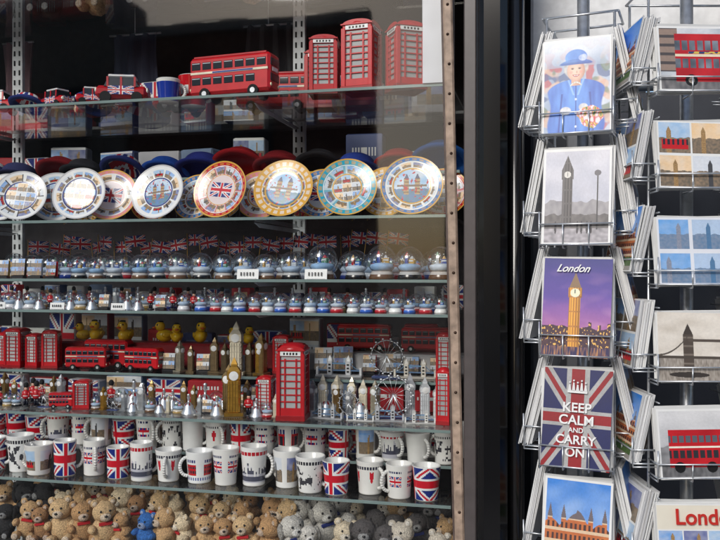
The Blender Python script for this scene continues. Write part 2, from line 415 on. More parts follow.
def plate(x,y,z,r,kind,yaw=0,name='souvenir_plate'):
    rim={'gold':C(214,160,56),'red':C(184,22,44),'turq':C(40,160,185),'blue':C(44,116,184),'white':C(230,230,230),'pink':C(222,140,156)}[kind]
    sd=R.randint(0,99); NV=R.choice([8,10,12,16]); cr=R.uniform(.42,.62)
    rw=.89 if kind=='white' else R.choice([.76,.80,.84])
    prof=[]
    for i in range(41):
        q=i/40; rr=r*q+1e-5
        prof.append((rr,.006*max(0,(q-.55)/.45)**1.2 + .001))
    def col(a,rr,zz,j):
        q=rr/r; X=q*math.cos(2*pi*a);Y=q*math.sin(2*pi*a)
        if q>.955: return GOLD if kind!='white' else C(190,190,192)
        if q>rw:
            if kind!='white' and q<.93 and int(a*48)%2 and q>rw+.03: return mix(rim,GOLD if kind!='gold' else WHITE,.6)
            return rim
        if q>rw-.02: return WHITE
        if q>cr+.04:
            k=(a*NV)%1; t=(q-cr-.04)/(rw-.02-cr-.04)
            if .12<k<.88 and .12<t<.9: return minis((k-.12)/.76,(t-.12)/.78,sd+int(a*NV))
            if kind in('white','pink','blue'): return C(60,60,70) if (.07<k<.12 and kind=='white') else WHITE
            return mix(rim,WHITE,.65 if int(a*NV*4)%2 else .2)
        if q>cr: return GOLD if kind!='white' else BLUE
        u=(X/cr+1)/2;v=(Y/cr+1)/2
        if sd%3==0 or (kind=='white' and sd%3==1): 
            return P_collage(3,3,sd)(min(.999,max(0,u)),min(.999,max(0,v)))
        if sd%3==1:
            if .12<u<.88 and .25<v<.75: return uj((u-.12)/.76,(v-.25)/.5)
            return mix(rim,WHITE,.75)
        c=mix(C(120,180,228),WHITE,nz(u,v,4,sd))
        if v<.42: c=mix(C(84,124,100),C(90,130,196),nz(u,v,9,sd+1))
        for w,hh in((.35,.72),(.65,.72)):
            if abs(u-w)<.07 and .25<v<hh: c=C(176,150,110) if int(v*30)%3 else C(110,84,60)
            if abs(u-w)<.07*(1-(v-hh)/.14) and hh<=v<hh+.14: c=C(80,88,120)
        if .48<v<.54 and .1<u<.9: c=C(120,100,86)
        if nz(u,v,16,sd+2)>.70: c=C(186,40,56)
        return c
    b=MB(); tilt=math.radians(R.uniform(68,75)); spin=R.uniform(-.15,.15)
    M=T(0,.012,r*math.sin(tilt)+.002,tilt)@Matrix.Rotation(spin,4,'Z')
    b.lathe(prof,120,col,'gloss',True,M)
    b.lathe([(r,.007),(r*.98,.003),(r*.55,-.003),(r*.5,-.005),(1e-5,-.005)],48,WHITE,'gloss',True,M)
    for sx in(-1,1):
        b.path([(sx*r*.4,.0,.004),(sx*r*.4,-.006,.014)],.0012,BLACK,'paint'); b.path([(sx*r*.4,0,.004),(sx*r*.4,.05,.0015)],.0012,BLACK,'paint'); b.path([(sx*r*.4,.045,.0015),(sx*r*.3,.05,r*1.0)],.0012,BLACK,'paint')
    return b.done(name,None,(x,y,z),yaw)
def mug(x,y,z,kind,h=.078,r=.031,rz=0,flare=1.12,hi=False):
    b=MB();sd=R.random()*50;n=30 if hi else 14
    prof=[(1e-5,0),(r*.86,0),(r*.92,.002)]
    for i in range(n+1): prof.append((r*(.92+(flare-.92)*(i/n)**1.3),.003+(h-.004)*i/n))
    k0=2; W_=mix(WHITE,C(214,208,196),R.random()*.4)
    def col(a,rr,zz,j):
        v=zz/h
        if j<k0: return W_
        if kind=='uj': return uj(((a*2.0)%1),v) if .03<v<.97 else W_
        if kind=='ujs':
            uu=(a*4)%1
            if .15<uu<.85 and .35<v<.68: return uj((uu-.15)/.7,(v-.35)/.33)
            if .76<v<.84 and .15<uu<.85 and int(a*110)%3: return C(40,46,90)
            return W_
        if kind=='red':
            return C(186,20,32) if not(.35<v<.65 and int(a*34)%3) else W_
        if kind=='blue': return C(30,56,150) if v<.85 else W_
        if kind=='black':
            q=noise.noise(Vector((math.cos(2*pi*a)*2.6,math.sin(2*pi*a)*2.6,v*4.5+sd)))+.5*noise.noise(Vector((math.cos(2*pi*a)*7,math.sin(2*pi*a)*7,v*12+sd)))
            if .1<v<.72 and q>.12: return C(60,60,66)
            if .80<v<.88 and int(a*90)%3: return C(50,50,56)
            return W_
        if kind=='skyline':
            k=int(a*46); hh=.25+.5*abs(noise.noise(Vector((k*.7,sd,0))))*1.5
            if k%7==0: hh+=.12
            if .1<v<hh: return C(76,78,94) if int(zz*1400)%3 else C(190,190,200)
            if .80<v<.88 and int(a*80)%4: return C(180,28,42)
            return W_
        if kind=='heart':
            uu=(a*5)%1-.5
            if (uu*3)**2*.6+((v-.5)*1.9-abs(uu*1.6))**2<.10: return C(195,26,44)
            if .78<v<.86 and int(a*90)%3: return C(50,50,66)
            return W_
        if kind=='bus':
            uu=(a*4)%1
            if .2<uu<.8 and .28<v<.62: return C(190,28,36) if not((.48<v<.56 or .34<v<.42) and int(uu*26)%3) else C(40,44,56)
            if .68<v<.76 and .2<uu<.8 and int(a*110)%3: return C(40,50,116)
            if .12<v<.2 and int(a*60)%2: return C(60,76,146)
            return W_
        if kind=='photo':
            uu=(a*3)%1
            if .1<uu<.9 and .16<v<.82: return minis((uu-.1)/.8,(v-.16)/.66,int(sd)+int(a*3))
            return W_
        return W_
    b.lathe(prof,120 if hi else 60,col,'gloss')
    rt=r*flare
    b.lathe([(rt,h-.001),(rt-.0015,h+.0006),(rt-.003,h-.001),(r*.84,.006),(1e-5,.006)],32,W_,'gloss')
    hp=[]
    for i in range(13):
        a=-pi/2+pi*i/12; hp.append((r*.95+math.cos(a)*r*.62,0,h*.5+math.sin(a)*h*.30))
    b.path(hp,.0036,W_,'gloss',8)
    return b.done('souvenir_mug',None,(x,y,z),rz)
def globe(x,y,z,r,basecol,sd,name='snow_globe'):
    b=MB(); bh=r*.55
    b.lathe([(1e-5,0),(r*.86,0),(r*.88,r*.08),(r*.80,bh*.6),(r*.70,bh),(1e-5,bh)],24,lambda a,q,zz,j:basecol if j!=3 else mix(basecol,WHITE,.5),'gloss')
    R_=r*1.02; zc=bh+R_*.76
    b.lathe([(1e-5,bh),(r*.62,bh+.0005),(r*.84,bh+r*.28),(r*.75,bh+r*.46),(r*.4,bh+r*.56),(1e-5,bh+r*.58)],16,mix(C(236,240,246),C(130,180,226),.2+.3*(sd%3)),'matte')
    cs=[C(186,36,44),C(206,160,84),C(70,116,190),C(196,198,202),C(100,150,120),C(50,86,166)]
    t0=bh+r*.35
    b.taper(-r*.22,0,t0,bh+r*1.12,r*.24,r*.24,r*.2,r*.2,cs[sd%6],'paint'); b.taper(-r*.22,0,bh+r*1.12,bh+r*1.42,r*.24,r*.24,.0003,.0003,cs[(sd+1)%6],'paint')
    b.box((r*.26,-r*.05,bh+r*.72),(r*.46,r*.26,r*.34),cs[(sd+2)%6]); b.box((r*.26,-r*.20,bh+r*.76),(r*.36,r*.03,r*.1),WHITE)
    b.taper(r*.26,-r*.05,bh+r*.89,bh+r*1.1,r*.3,r*.24,r*.05,r*.05,cs[(sd+4)%6])
    b.lathe([(R_*math.sin(pi*(.20+.80*j/18))+1e-6,zc-R_*math.cos(pi*(.20+.80*j/18))) for j in range(19)],28,WHITE,'glass_globe')
    for i in range(16):
        a=R.random()*6.28; q=R.random()*.8*r; b.ell((q*math.cos(a),-abs(q*math.sin(a)),zc+R.uniform(-.5,.5)*r),(r*.045,)*3,WHITE,'matte',6)
    return b.done(name,None,(x,y,z),R.uniform(-.5,.5))
def duck(x,y,z,s,rz=0):
    b=MB(); b.ell((0,0,s*.3),(s*.42,s*.3,s*.3),YEL,'gloss'); b.ell((s*.22,0,s*.75),(s*.24,s*.23,s*.24),YEL,'gloss')
    b.ell((s*.48,0,s*.7),(s*.13,s*.1,s*.05),C(220,100,40),'gloss',10); b.ell((-s*.42,0,s*.45),(s*.14,s*.12,s*.13),YEL,'gloss',10)
    for e in(-1,1): b.ell((s*.36,e*s*.14,s*.82),(s*.05,s*.04,s*.06),BLACK,'gloss',8); b.ell((-s*.05,e*s*.28,s*.36),(s*.22,s*.06,s*.14),sc(YEL,.9),'gloss',10)
    b.ell((s*.2,0,s*.98),(s*.15,s*.15,s*.05),BLACK,'matte',10)
    return b.done('rubber_duck',None,(x,y,z),rz)
def bigben(x,y,z,h,col=GOLD,m='metal',name='clock_tower_figurine'):
    b=MB();w=h*.2
    b.box((0,0,h*.03),(w*1.6,w*1.6,h*.06),sc(col,.6),m); b.box((0,0,h*.34),(w,w,h*.58),col,m)
    for k in range(4):
        M=Matrix.Rotation(k*pi/2,4,'Z')
        for i in(-.36,-.12,.12,.36): b.box((i*w,-w*.51,h*.33),(w*.09,w*.06,h*.52),sc(col,.7),m,T=M)
        b.lathe([(1e-5,0),(w*.4,0),(1e-5,.001)],18,WHITE,'gloss',False,M@T(0,-w*.61,h*.69,pi/2))
        b.box((0,-w*.62,h*.70),(w*.05,w*.02,w*.3),BLACK,T=M)
    for i in range(5): b.box((0,0,h*(.1+i*.11)),(w*1.08,w*1.08,h*.012),sc(col,.8),m)
    b.box((0,0,h*.69),(w*1.16,w*1.16,h*.14),col,m)
    b.taper(0,0,h*.76,h*.84,w*1.1,w*1.1,w*.6,w*.6,sc(col,.6),m); b.box((0,0,h*.86),(w*.55,w*.55,h*.04),col,m); b.taper(0,0,h*.88,h,w*.55,w*.55,.0004,.0004,sc(col,.7),m)
    return b.done(name,None,(x,y,z),R.uniform(-.4,.4))
def bridge(x,y,z,L,col=C(200,202,205),m='paint',rz=0):
    b=MB();h=L*.45
    b.box((0,0,h*.05),(L,L*.2,h*.1),sc(col,.6),m); b.box((0,0,h*.3),(L*.98,L*.1,h*.05),C(90,120,155),m)
    for s_ in(-1,1):
        X=s_*L*.2; b.box((X,0,h*.4),(L*.11,L*.12,h*.7),col,m)
        for dx in(-1,1):
            for dy in(-1,1): b.taper(X+dx*L*.05,dy*L*.055,h*.7,h*.95,L*.025,L*.025,.0004,.0004,sc(col,.8),m)
        b.taper(X,0,h*.75,h*1.02,L*.1,L*.1,.0004,.0004,sc(col,.5),m)
        for i in range(3): b.box((X,-L*.062,h*(.25+.16*i)),(L*.05,L*.006,h*.08),BLACK,'paint')
        b.box((s_*L*.47,0,h*.25),(L*.05,L*.12,h*.4),col,m)
        pts=[(s_*L*(.25+.22*i/6),-L*.05,h*(.34+.3*((1-i/6)**2))) for i in range(7)]
        b.path(pts,L*.008,C(100,140,175),'paint'); 
    b.box((0,0,h*.62),(L*.32,L*.08,h*.06),C(100,140,175),m)
    return b.done('bridge_figurine',None,(x,y,z),rz)
def eye(x,y,z,h,rz=0):
    b=MB();r=h*.42;c=h*.55
    pts=[(r*math.cos(2*pi*i/28),0,c+r*math.sin(2*pi*i/28)) for i in range(29)]
    b.path(pts,h*.015,SILVER,'metal',6)
    for i in range(14):
        p=pts[i*2]; b.tube((0,0,c),p,h*.005,SILVER,'metal',5); b.ell((p[0]*1.1,0,c+(p[2]-c)*1.1),(h*.03,h*.022,h*.022),C(220,225,230),'gloss',8)
    for s_ in(-1,1): b.tube((s_*h*.25,h*.1,0),(0,0,c),h*.018,SILVER,'metal',6)
    b.box((0,.02*h,h*.02),(h*.75,h*.34,h*.04),C(50,70,120))
    return b.done('ferris_wheel_figurine',None,(x,y,z),rz)
def guard(x,y,z,h,rz=0,coat=RED):
    b=MB()
    b.lathe([(1e-5,0),(h*.17,0),(h*.17,h*.05),(1e-5,h*.05)],14,C(40,40,45),'paint')
    for s_ in(-1,1):
        b.tube((s_*h*.06,0,h*.04),(s_*h*.05,0,h*.36),h*.05,C(20,22,40),'paint',8); b.ell((s_*h*.06,-h*.03,h*.06),(h*.045,h*.08,h*.03),BLACK,'gloss',8)
        b.tube((s_*h*.13,0,h*.62),(s_*h*.16,-h*.03,h*.38),h*.04,coat,'paint',8,r1=h*.032); b.ell((s_*h*.16,-h*.03,h*.36),(h*.03,)*3,WHITE,'paint',8)
    b.lathe([(1e-5,h*.32),(h*.13,h*.33),(h*.11,h*.45),(h*.14,h*.62),(h*.05,h*.68),(1e-5,h*.68)],14,coat,'paint')
    b.lathe([(h*.122,h*.43),(h*.125,h*.46)],14,WHITE,'paint')
    b.ell((0,0,h*.73),(h*.075,h*.075,h*.08),SKIN,'paint',12); b.ell((0,-h*.075,h*.73),(h*.014,)*3,sc(SKIN,.9),'paint',6)
    for s_ in(-1,1): b.ell((s_*h*.028,-h*.068,h*.75),(h*.01,)*3,BLACK,'gloss',6)
    b.ell((0,0.01*h,h*.88),(h*.1,h*.1,h*.13),BLACK,'matte',12)
    return b.done('guardsman_figurine',None,(x,y,z),rz)
def bell(x,y,z,h,col=SILVER):
    b=MB(); b.lathe([(h*.38,0),(h*.36,h*.08),(h*.27,h*.2),(h*.22,h*.42),(h*.12,h*.54),(h*.05,h*.56),(h*.05,h*.7),(h*.09,h*.78),(h*.05,h*.88),(h*.09,h*.94),(1e-5,h)],18,lambda a,r,zz,j: col if j!=3 or int(a*18)%3 else RED,'metal')
    return b.done('souvenir_bell',None,(x,y,z),0)
def frame(x,y,z,h,col):
    b=MB(); b.box((0,0,h*.06),(h*.6,h*.35,h*.12),C(30,30,35)); b.grid(h*.62,h*.75,18,20,P_collage(2,2,R.randint(0,30)),T(0,-.002,h*.52,-.15)); b.box((0,.003,h*.5),(h*.66,.003,h*.8),col,T=T(0,0,0,-.05))
    return b.done('photo_frame_souvenir',None,(x,y,z),R.uniform(-.3,.3))
def gift(x,y,z,w,h,d=.04):
    k=R.randint(0,3); sd=R.randint(0,40); cc=R.choice([C(70,84,130),C(176,36,46),C(215,215,212),C(190,190,196),C(176,36,46),C(130,150,180)])
    f=[P_collage(2,2,sd),lambda u,v:uj(u,v,.9),lambda u,v:minis(u,v,sd) if .12<u<.88 and .2<v<.8 else cc,lambda u,v:cc if not(.6<v<.75 and .15<u<.85 and int(u*40)%3) else WHITE][k]
    b=MB(); b.box((0,0,h/2),(w,d,h),cc,'card'); b.grid(w*.96,h*.96,24,24,f,T(0,-d/2-.0005,h/2))
    return b.done('souvenir_gift_box',None,(x,y,z),R.uniform(-.2,.2))
def hat(x,y,z,r,col,tilt=0):
    b=MB()
    f=(lambda a,rr,zz,j: uj(.5+.5*(rr/(r*1.35))*math.cos(2*pi*a),.5+.5*(rr/(r*1.35))*math.sin(2*pi*a)) if j>3 else C(30,46,116)) if col=='uj' else col
    prof=[(r*1.35,.004),(r*1.3,.001),(r,0),(r*.99,r*.2),(r*.96,r*.45),(r*.9,r*.58),(r*.8,r*.7),(r*.65,r*.79),(r*.5,r*.85),(r*.3,r*.89),(1e-5,r*.9)]
    M=T(0,0,r*.75*math.sin(abs(tilt)),tilt)
    b.lathe(prof,48,f,'fabric',True,M); b.lathe([(r*1.005,r*.02),(r*1.005,r*.2)],48,BLACK if col!='uj' else WHITE,'fabric',True,M)
    return b.done('bowler_hat',None,(x,y,z),0)
def flag(x,y,z,w,rz=0,ry=0):
    b=MB(); b.T=T(0,0,0,0,ry); b.tube((-w*.5,0,-w*1.1),(-w*.5,0,w*.34),.0008,GOLD,'paint'); b.grid(w,w*.55,30,18,uj,T(0,0,0),'card',bulge=.005)
    return b.done('small_union_flag',None,(x,y,z),rz)
def teddy(x,y,z,s,col,rz=0,kind='bear',roll=0):
    b=MB();j=.12;light=mix(col,WHITE,.35); b.T=T(0,0,0,0,roll)
    b.ell((0,0,s*.32),(s*.3,s*.26,s*.34),col,'plush',22,jit=j); b.ell((0,-s*.05,s*.78),(s*.27,s*.25,s*.24),col,'plush',24,jit=j)
    for e in(-1,1):
        if kind=='dog': b.ell((e*s*.27,-s*.03,s*.74),(s*.07,s*.1,s*.19),sc(col,.55),'plush',12,jit=j)
        else: b.ell((e*s*.2,-s*.02,s*.98),(s*.1,s*.06,s*.1),col,'plush',14,jit=j); b.ell((e*s*.2,-s*.07,s*.98),(s*.06,s*.03,s*.06),light,'plush',10)
        b.ell((e*s*.3,-s*.14,s*.42),(s*.1,s*.17,s*.1),col,'plush',12,jit=j); b.ell((e*s*.2,-s*.3,s*.12),(s*.12,s*.2,s*.12),col,'plush',14,jit=j); b.ell((e*s*.2,-s*.48,s*.14),(s*.09,s*.03,s*.09),light,'plush',10)
        b.ell((e*s*.1,-s*.275,s*.84),(s*.03,)*3,BLACK,'gloss',8)
    b.ell((0,-s*.27,s*.7),(s*.13,s*.1,s*.1),light,'plush',14,jit=j); b.ell((0,-s*.37,s*.74),(s*.04,s*.03,s*.03),BLACK,'gloss',8)
    if R.random()<.5: b.box((0,-s*.23,s*.54),(s*.3,s*.06,s*.07),RED if kind=='bear' else BLUE,'fabric')
    return b.done('teddy_bear' if kind=='bear' else 'plush_dog',None,(x,y,z),rz)
def label(x,y,z,w=.04,h=.022):
    b=MB(); b.box((0,0,h/2),(w,.001,h),WHITE,'card',b=.0001,T=T(0,0,0,-.15)); 
    for i in range(5): b.box((-w*.3+i*w*.14,-.0022,h*.5),(w*.06,.0006,h*.35),BLACK if i!=1 else C(90,90,95),'card',b=.00005,T=T(0,0,0,-.15))
    b.box((0,.004,.001),(w*.8,.012,.002),C(220,220,220),'gloss',b=.0002)
    return b.done('price_label',None,(x,y,z),R.uniform(-.1,.1))

# ------------------------------------------------------------------ shelf levels
ZA,ZB,ZC,ZC2,ZD,ZD2,ZE,ZF=1.795,1.553,1.432,1.368,1.225,1.155,1.016,0.878
cab=empty('display_cabinet')
XL,XR=-1.45,.185
def shelf(z,y0,y1,name,x0=XL,x1=XR,th=.006):
    b=MB(); b.box(((x0+x1)/2,(y0+y1)/2,z-th/2),(x1-x0,y1-y0,th),WHITE,'glass_clear',b=.0004)
    b.box(((x0+x1)/2,y0-.0015,z-th/2),(x1-x0,.003,th*.95),C(120,138,136),'glassedge',b=.0004)
    return b.done(name,cab)
shelf(ZA,-.055,.30,'shelf_pane_1'); shelf(ZB,-.055,.30,'shelf_pane_2'); shelf(ZC,-.045,.30,'shelf_pane_3'); shelf(ZC2,-.055,.28,'shelf_pane_4')
shelf(ZD,.07,.30,'shelf_pane_5'); shelf(ZD2,-.055,.30,'shelf_pane_6'); shelf(ZE,-.055,.30,'shelf_pane_7'); shelf(ZF,-.055,.30,'shelf_pane_8')
shelf(ZB+.10,.10,.29,'riser_pane_1'); shelf(ZE+.045,.06,.28,'riser_pane_2'); shelf(2.06,-.055,.3,'shelf_pane_9')
b=MB()
b.box((-.63,.62,1.35),(1.9,.02,1.7),C(50,46,50),'matte'); b.box((-.63,.28,.62),(1.66,.66,.04),C(110,106,104),'paint')
b.box((-1.47,.27,1.35),(.02,.7,1.7),C(90,88,88),'matte'); b.box((.235,.30,1.35),(.03,.66,1.7),C(150,146,146),'paint'); b.box((-.63,.28,2.2),(1.66,.66,.03),C(70,70,72),'matte')
b.done('cabinet_carcass',cab)
for xx in(-.98,-.218,-1.4):
    b=MB(); b.box((xx,.305,1.4),(.030,.012,1.55),C(212,215,218),'paint')
    for i in range(60): 
        for dx in(-.007,.007): b.box((xx+dx,.2985,.66+i*.025),(.004,.003,.013),BLACK,'matte',b=.0004)
    for z in(ZA,ZB,ZC,ZC2,ZD,ZD2,ZE,ZF): b.taper(xx,.15,z-.016,z-.0075,.003,.24,.003,.30,C(180,182,185),'paint')
    b.done('upright_rail',cab)
# stock cupboard shelf at the very back
b=MB()
for z in(1.66,1.84): b.box((-.63,.53,z),(1.6,.14,.008),C(120,120,122),'paint')
b.done('rear_stock_shelf',cab)
for z in(1.664,1.844):
    xx=-1.2
    while xx<.02:
        w=R.uniform(.07,.13); gift(xx+w/2,.52,z,w,R.uniform(.07,.14),.05); xx+=w+R.choice([.004,.01,.05])
for i,(xx,cc) in enumerate([(-1.05,C(140,110,118)),(-.70,C(70,74,96)),(-.33,C(60,60,66))]):
    b=MB(); w=R.uniform(.09,.15); n=14; ll=R.randint(7,11)
    vs=[];fs=[];cs=[]
    for j in range(ll+1):
        for k in range(n+1):
            vs.append((w*(k/n-.5)*(1-.1*math.sin(j*.3+i)),.012*math.sin(k*1.6+i+j*.15),-.022*j))
    for j in range(ll):
        for k in range(n):
            a=j*(n+1)+k; fs.append((a,a+1,a+n+2,a+n+1)); cs.append(cc if (i%2 or (k//2)%2) else mix(cc,C(130,130,130),.2))
    b.add(vs,fs,cs,'fabric',True); b.tube((-w*.5,0,.0),(w*.5,0,.0),.003,SILVER); b.tube((0,0,0),(0,0,.12),.0015,SILVER)
    b.done('hanging_scarf',None,(xx,.40,2.07),0)
# ---- row A
hat(-.735,-.005,ZA,.030,'uj',-.35); minicar(-.668,.005,ZA,.075,2.75); hat(-.60,.03,ZA,.030,'uj',-.5); minicar(-.575,-.01,ZA,.068,.5); minicar(-.505,-.01,ZA,.105,.35,C(170,22,32)); minicar(-.83,.02,ZA,.09,.2)
minicar(-.64,.13,ZA,.11,2.9,RED); minicar(-.44,.12,ZA,.11,.3,RED); hat(-.76,.13,ZA,.045,'uj',-.3); hat(-.56,.17,ZA,.05,'uj',-.3)
mug(-.405,-.005,ZA,'blue',.048,.022,.4); mug(-.375,.05,ZA,'red',.065,.028,.4); teddy(-.43,.09,ZA,.07,C(60,60,66))
bus(-.262,0,ZA,.182,.090,-.12); bus(-.22,.14,ZA,.17,.085,.1)
phone_box(-.074,.01,ZA,.056,.120,.15); phone_box(.004,.0,ZA,.064,.142,-.12); phone_box(.090,.005,ZA,.062,.134,.55); phone_box(-.03,.14,ZA,.07,.15,.1); phone_box(-.12,.14,ZA,.06,.13,.1)
xx=-1.0
while xx<.1:
    w=R.uniform(.06,.10); gift(xx+w/2,.24,ZA,w,R.uniform(.05,.11)); xx+=w+R.uniform(.005,.05)
for i in range(8): teddy(-.95+i*.13,.2,2.06,.1,R.choice([TAN,C(60,50,45)]))
# ---- row B plates
for px,k,r,yy in[(-.92,'white',.056,.03),(-.865,'pink',.056,.01),(-.80,'white',.056,-.005),(-.745,'white',.057,-.02),(-.695,'white',.057,.035),(-.605,'white',.058,-.02),(-.555,'pink',.058,.02),(-.436,'white',.060,0),(-.372,'blue',.052,.045),(-.295,'red',.061,-.005),(-.228,'pink',.053,.05),(-.160,'gold',.062,0),(-.095,'blue',.053,.05),(-.026,'turq',.060,-.005),(.04,'gold',.054,.05),(.102,'blue',.061,.0)]:
    plate(px,yy,ZB,r,k,R.uniform(-.15,.15)+(.25 if px<-.5 else 0))
for px,k in[(-.65,'gold'),(-.49,'red'),(-.33,'gold'),(-.13,'red'),(.15,'red')]: plate(px,.085,ZB,.054,k)
for i,(xx,cc) in enumerate([(-.98,'uj'),(-.88,C(40,44,90)),(-.79,C(150,26,36)),(-.70,C(34,34,42)),(-.61,'uj'),(-.50,C(30,90,196)),(-.41,C(34,50,140)),(-.325,C(190,20,32)),(-.23,C(150,22,32)),(-.14,C(34,34,40)),(-.05,C(36,66,160)),(.045,C(190,20,32)),(.13,C(36,104,190))]):
    hat(xx+R.uniform(-.01,.01),.17+R.uniform(-.01,.02),ZB+.105,R.uniform(.040,.050),cc,R.uniform(-.6,-.25))
# ---- row C snow globes and flags
bc=[BLACK,C(160,26,34),C(36,60,140),C(96,70,50),C(210,210,214),C(160,134,84)]
for i,(xx,r) in enumerate([(-.617,.0215),(-.570,.021),(-.524,.0215),(-.477,.021),(-.430,.022),(-.383,.022),(-.336,.0225),(-.289,.022),(-.242,.0225),(-.192,.023),(-.140,.0245),(-.072,.028),(-.012,.025),(.045,.028),(.102,.027),(.158,.026)]):
    globe(xx+R.uniform(-.004,.004),R.uniform(-.012,.012),ZC,r*R.uniform(.92,1.05),bc[(i*3)%6],R.randint(0,50))
for i in range(22): globe(-.82+i*.046,.065,ZC,.022,R.choice(bc),R.randint(0,50))
for i in range(18): globe(-.86+i*.058,.12,ZC,.025,R.choice(bc),R.randint(0,50))
for i,xx in enumerate([-.84,-.80,-.76,-.72,-.68]): frame(xx,0,ZC,R.uniform(.038,.048),[SILVER,GOLD,C(90,60,40),SILVER,RED][i])
for i in range(26): flag(-.86+i*.036+R.uniform(-.006,.006),.17+R.uniform(-.02,.03),ZC+.078+R.uniform(-.01,.01),.046,R.uniform(-.5,.5),R.uniform(-.2,.2))
for xx in(-.08,-.22): label(xx,-.035,ZC,.045,.02)
# ---- row C2 small trinkets
xx=-.88
while xx<-.35:
    [lambda:bell(xx,0,ZC2,.038),lambda:guard(xx,0,ZC2,.042),lambda:bigben(xx,0,ZC2,.046,SILVER),lambda:globe(xx,0,ZC2,.0145,R.choice(bc),7),lambda:bell(xx,0,ZC2,.034,SILVER),lambda:frame(xx,0,ZC2,.034,SILVER),lambda:globe(xx,0.005,ZC2,.015,bc[4],R.randint(0,9))][R.randint(0,6)](); xx+=R.uniform(.021,.029)
for i in range(18): globe(-.335+i*.0290+R.uniform(-.002,.002),R.uniform(-.006,.006),ZC2,.0150*R.uniform(.9,1.04),[C(50,96,186),C(180,36,48),WHITE][i%3],R.randint(0,50))
for i in range(34): globe(-.89+i*.031,.05+R.uniform(-.004,.004),ZC2,.0150,R.choice(bc),R.randint(0,50))
for i in range(28): R.choice([guard,bell])(-.93+i*.04,.10,ZC2,.045)
for i in range(20): gift(-.98+i*.06,.2,ZC2,.045,R.uniform(.03,.05),.03)
for xx in(-.64,-.5,-.78): label(xx,-.04,ZC2,.032,.014)
# ---- row D (riser)
for xx,w,h in[(-.935,.045,.10),(-.885,.036,.08),(-.842,.044,.092),(-.797,.032,.08),(-.757,.036,.088)]: phone_box(xx,.12+R.uniform(-.01,.01),ZD,w,h,R.uniform(-.3,.3))
bus(-.655,.10,ZD,.095,.052,.15); bus(-.625,.14,ZD,.11,.066,.0); bus(-.52,.11,ZD,.09,.052,-.15); bus(-.70,.2,ZD,.1,.05,.1)
b=MB(); b.box((-.5,.19,ZD+.030),(.6,.06,.055),C(130,34,40),'paint'); b.done('display_riser_block')
for xx in(-.72,-.68,-.60,-.51,-.475,-.42,-.335,-.30): duck(xx,.18+R.uniform(-.01,.01),ZD+.058,R.uniform(.036,.050),R.uniform(-2.6,-.6))
for i in range(9): (bigben(-.46+i*.027,.10+R.uniform(-.01,.015),ZD,R.uniform(.05,.085),R.choice([GOLD,CREAM,SILVER,C(150,130,100)]),'metal') if i%3 else frame(-.46+i*.027,.11,ZD,.045,SILVER))
bigben(-.295,.095,ZD,.115,CREAM,'paint'); bigben(-.24,.10,ZD,.09,C(180,150,100)); bridge(-.07,.11,ZD,.10); eye(.03,.12,ZD,.08); bridge(.09,.12,ZD,.09,C(205,200,190)); bus(-.04,.22,ZD+.045,.12,.06,.05); bus(.10,.22,ZD+.045,.11,.055,-.05); phone_box(-.165,.12,ZD,.03,.07); phone_box(.155,.1,ZD,.034,.10); phone_box(-.205,.14,ZD,.036,.085)
b=MB(); b.box((0.0,.22,ZD+.022),(.42,.07,.04),C(190,190,192),'paint'); b.done('display_riser_block')
for i in range(9): frame(-.27+i*.05+R.uniform(-.01,.01),.165,ZD,R.uniform(.04,.065),R.choice([SILVER,BLACK,GOLD,RED,BLUE]))
for i in range(13): gift(-1.0+i*.09,.27,ZD,.075,R.uniform(.07,.12),.03)
# ---- row D2
phone_box(-.133,-.012,ZD2,.056,.152,.1); bigben(-.262,.0,ZD2,.118,GOLD); bigben(-.285,.03,ZD2,.10,C(180,150,100)); phone_box(-.605,0,ZD2,.034,.062,.3); bus(-.655,0,ZD2,.05,.034,.3); phone_box(.165,0,ZD2,.026,.11,-.1); phone_box(-.205,.03,ZD2,.032,.08)
xx=-.86
while xx<-.17:
    if not(-.68<xx<-.58 or -.29<xx<-.235):
        k=R.randint(0,7);h=R.uniform(.034,.062)
        [lambda:bigben(xx,0,ZD2,h,SILVER),lambda:guard(xx,0,ZD2,h),lambda:bell(xx,0,ZD2,h*.8),lambda:bigben(xx,0,ZD2,h*1.05,CREAM,'paint'),lambda:globe(xx,0,ZD2,.013,R.choice(bc),k),lambda:bigben(xx,0,ZD2,h,GOLD),lambda:frame(xx,0,ZD2,h*.7,SILVER),lambda:eye(xx,0,ZD2,h*.75)][k]()
    xx+=R.uniform(.016,.026)
for i in range(38):
    xx=-.90+i*.024+R.uniform(-.004,.004); h=R.uniform(.05,.072); [lambda:bigben(xx,.045,ZD2,h,SILVER),lambda:guard(xx,.045,ZD2,h*.9),lambda:bell(xx,.05,ZD2,h*.8,SILVER),lambda:globe(xx,.05,ZD2,.017,R.choice(bc),i),lambda:bigben(xx,.05,ZD2,h,C(170,140,90))][R.randint(0,4)]()
for xx,L in[(-.068,.07),(.002,.055),(.05,.075),(.12,.06)]: bridge(xx,-.005+R.uniform(-.01,.01),ZD2,L,R.choice([C(225,225,222),C(180,182,186)]),'paint',R.uniform(-.25,.25))
for xx in(-.09,-.06,-.03,-.005,.02,.09,.12,.145): bigben(xx,.05+R.uniform(-.008,.008),ZD2,R.uniform(.055,.09),R.choice([SILVER,CREAM,WHITE,C(170,172,178)]),R.choice(['paint','metal']))
eye(.06,.035,ZD2,.085,.1); eye(-.03,.03,ZD2,.05,-.2)
for i in range(12): gift(-.98+i*.1,.14,ZD2,.085,R.uniform(.04,.06),.03)
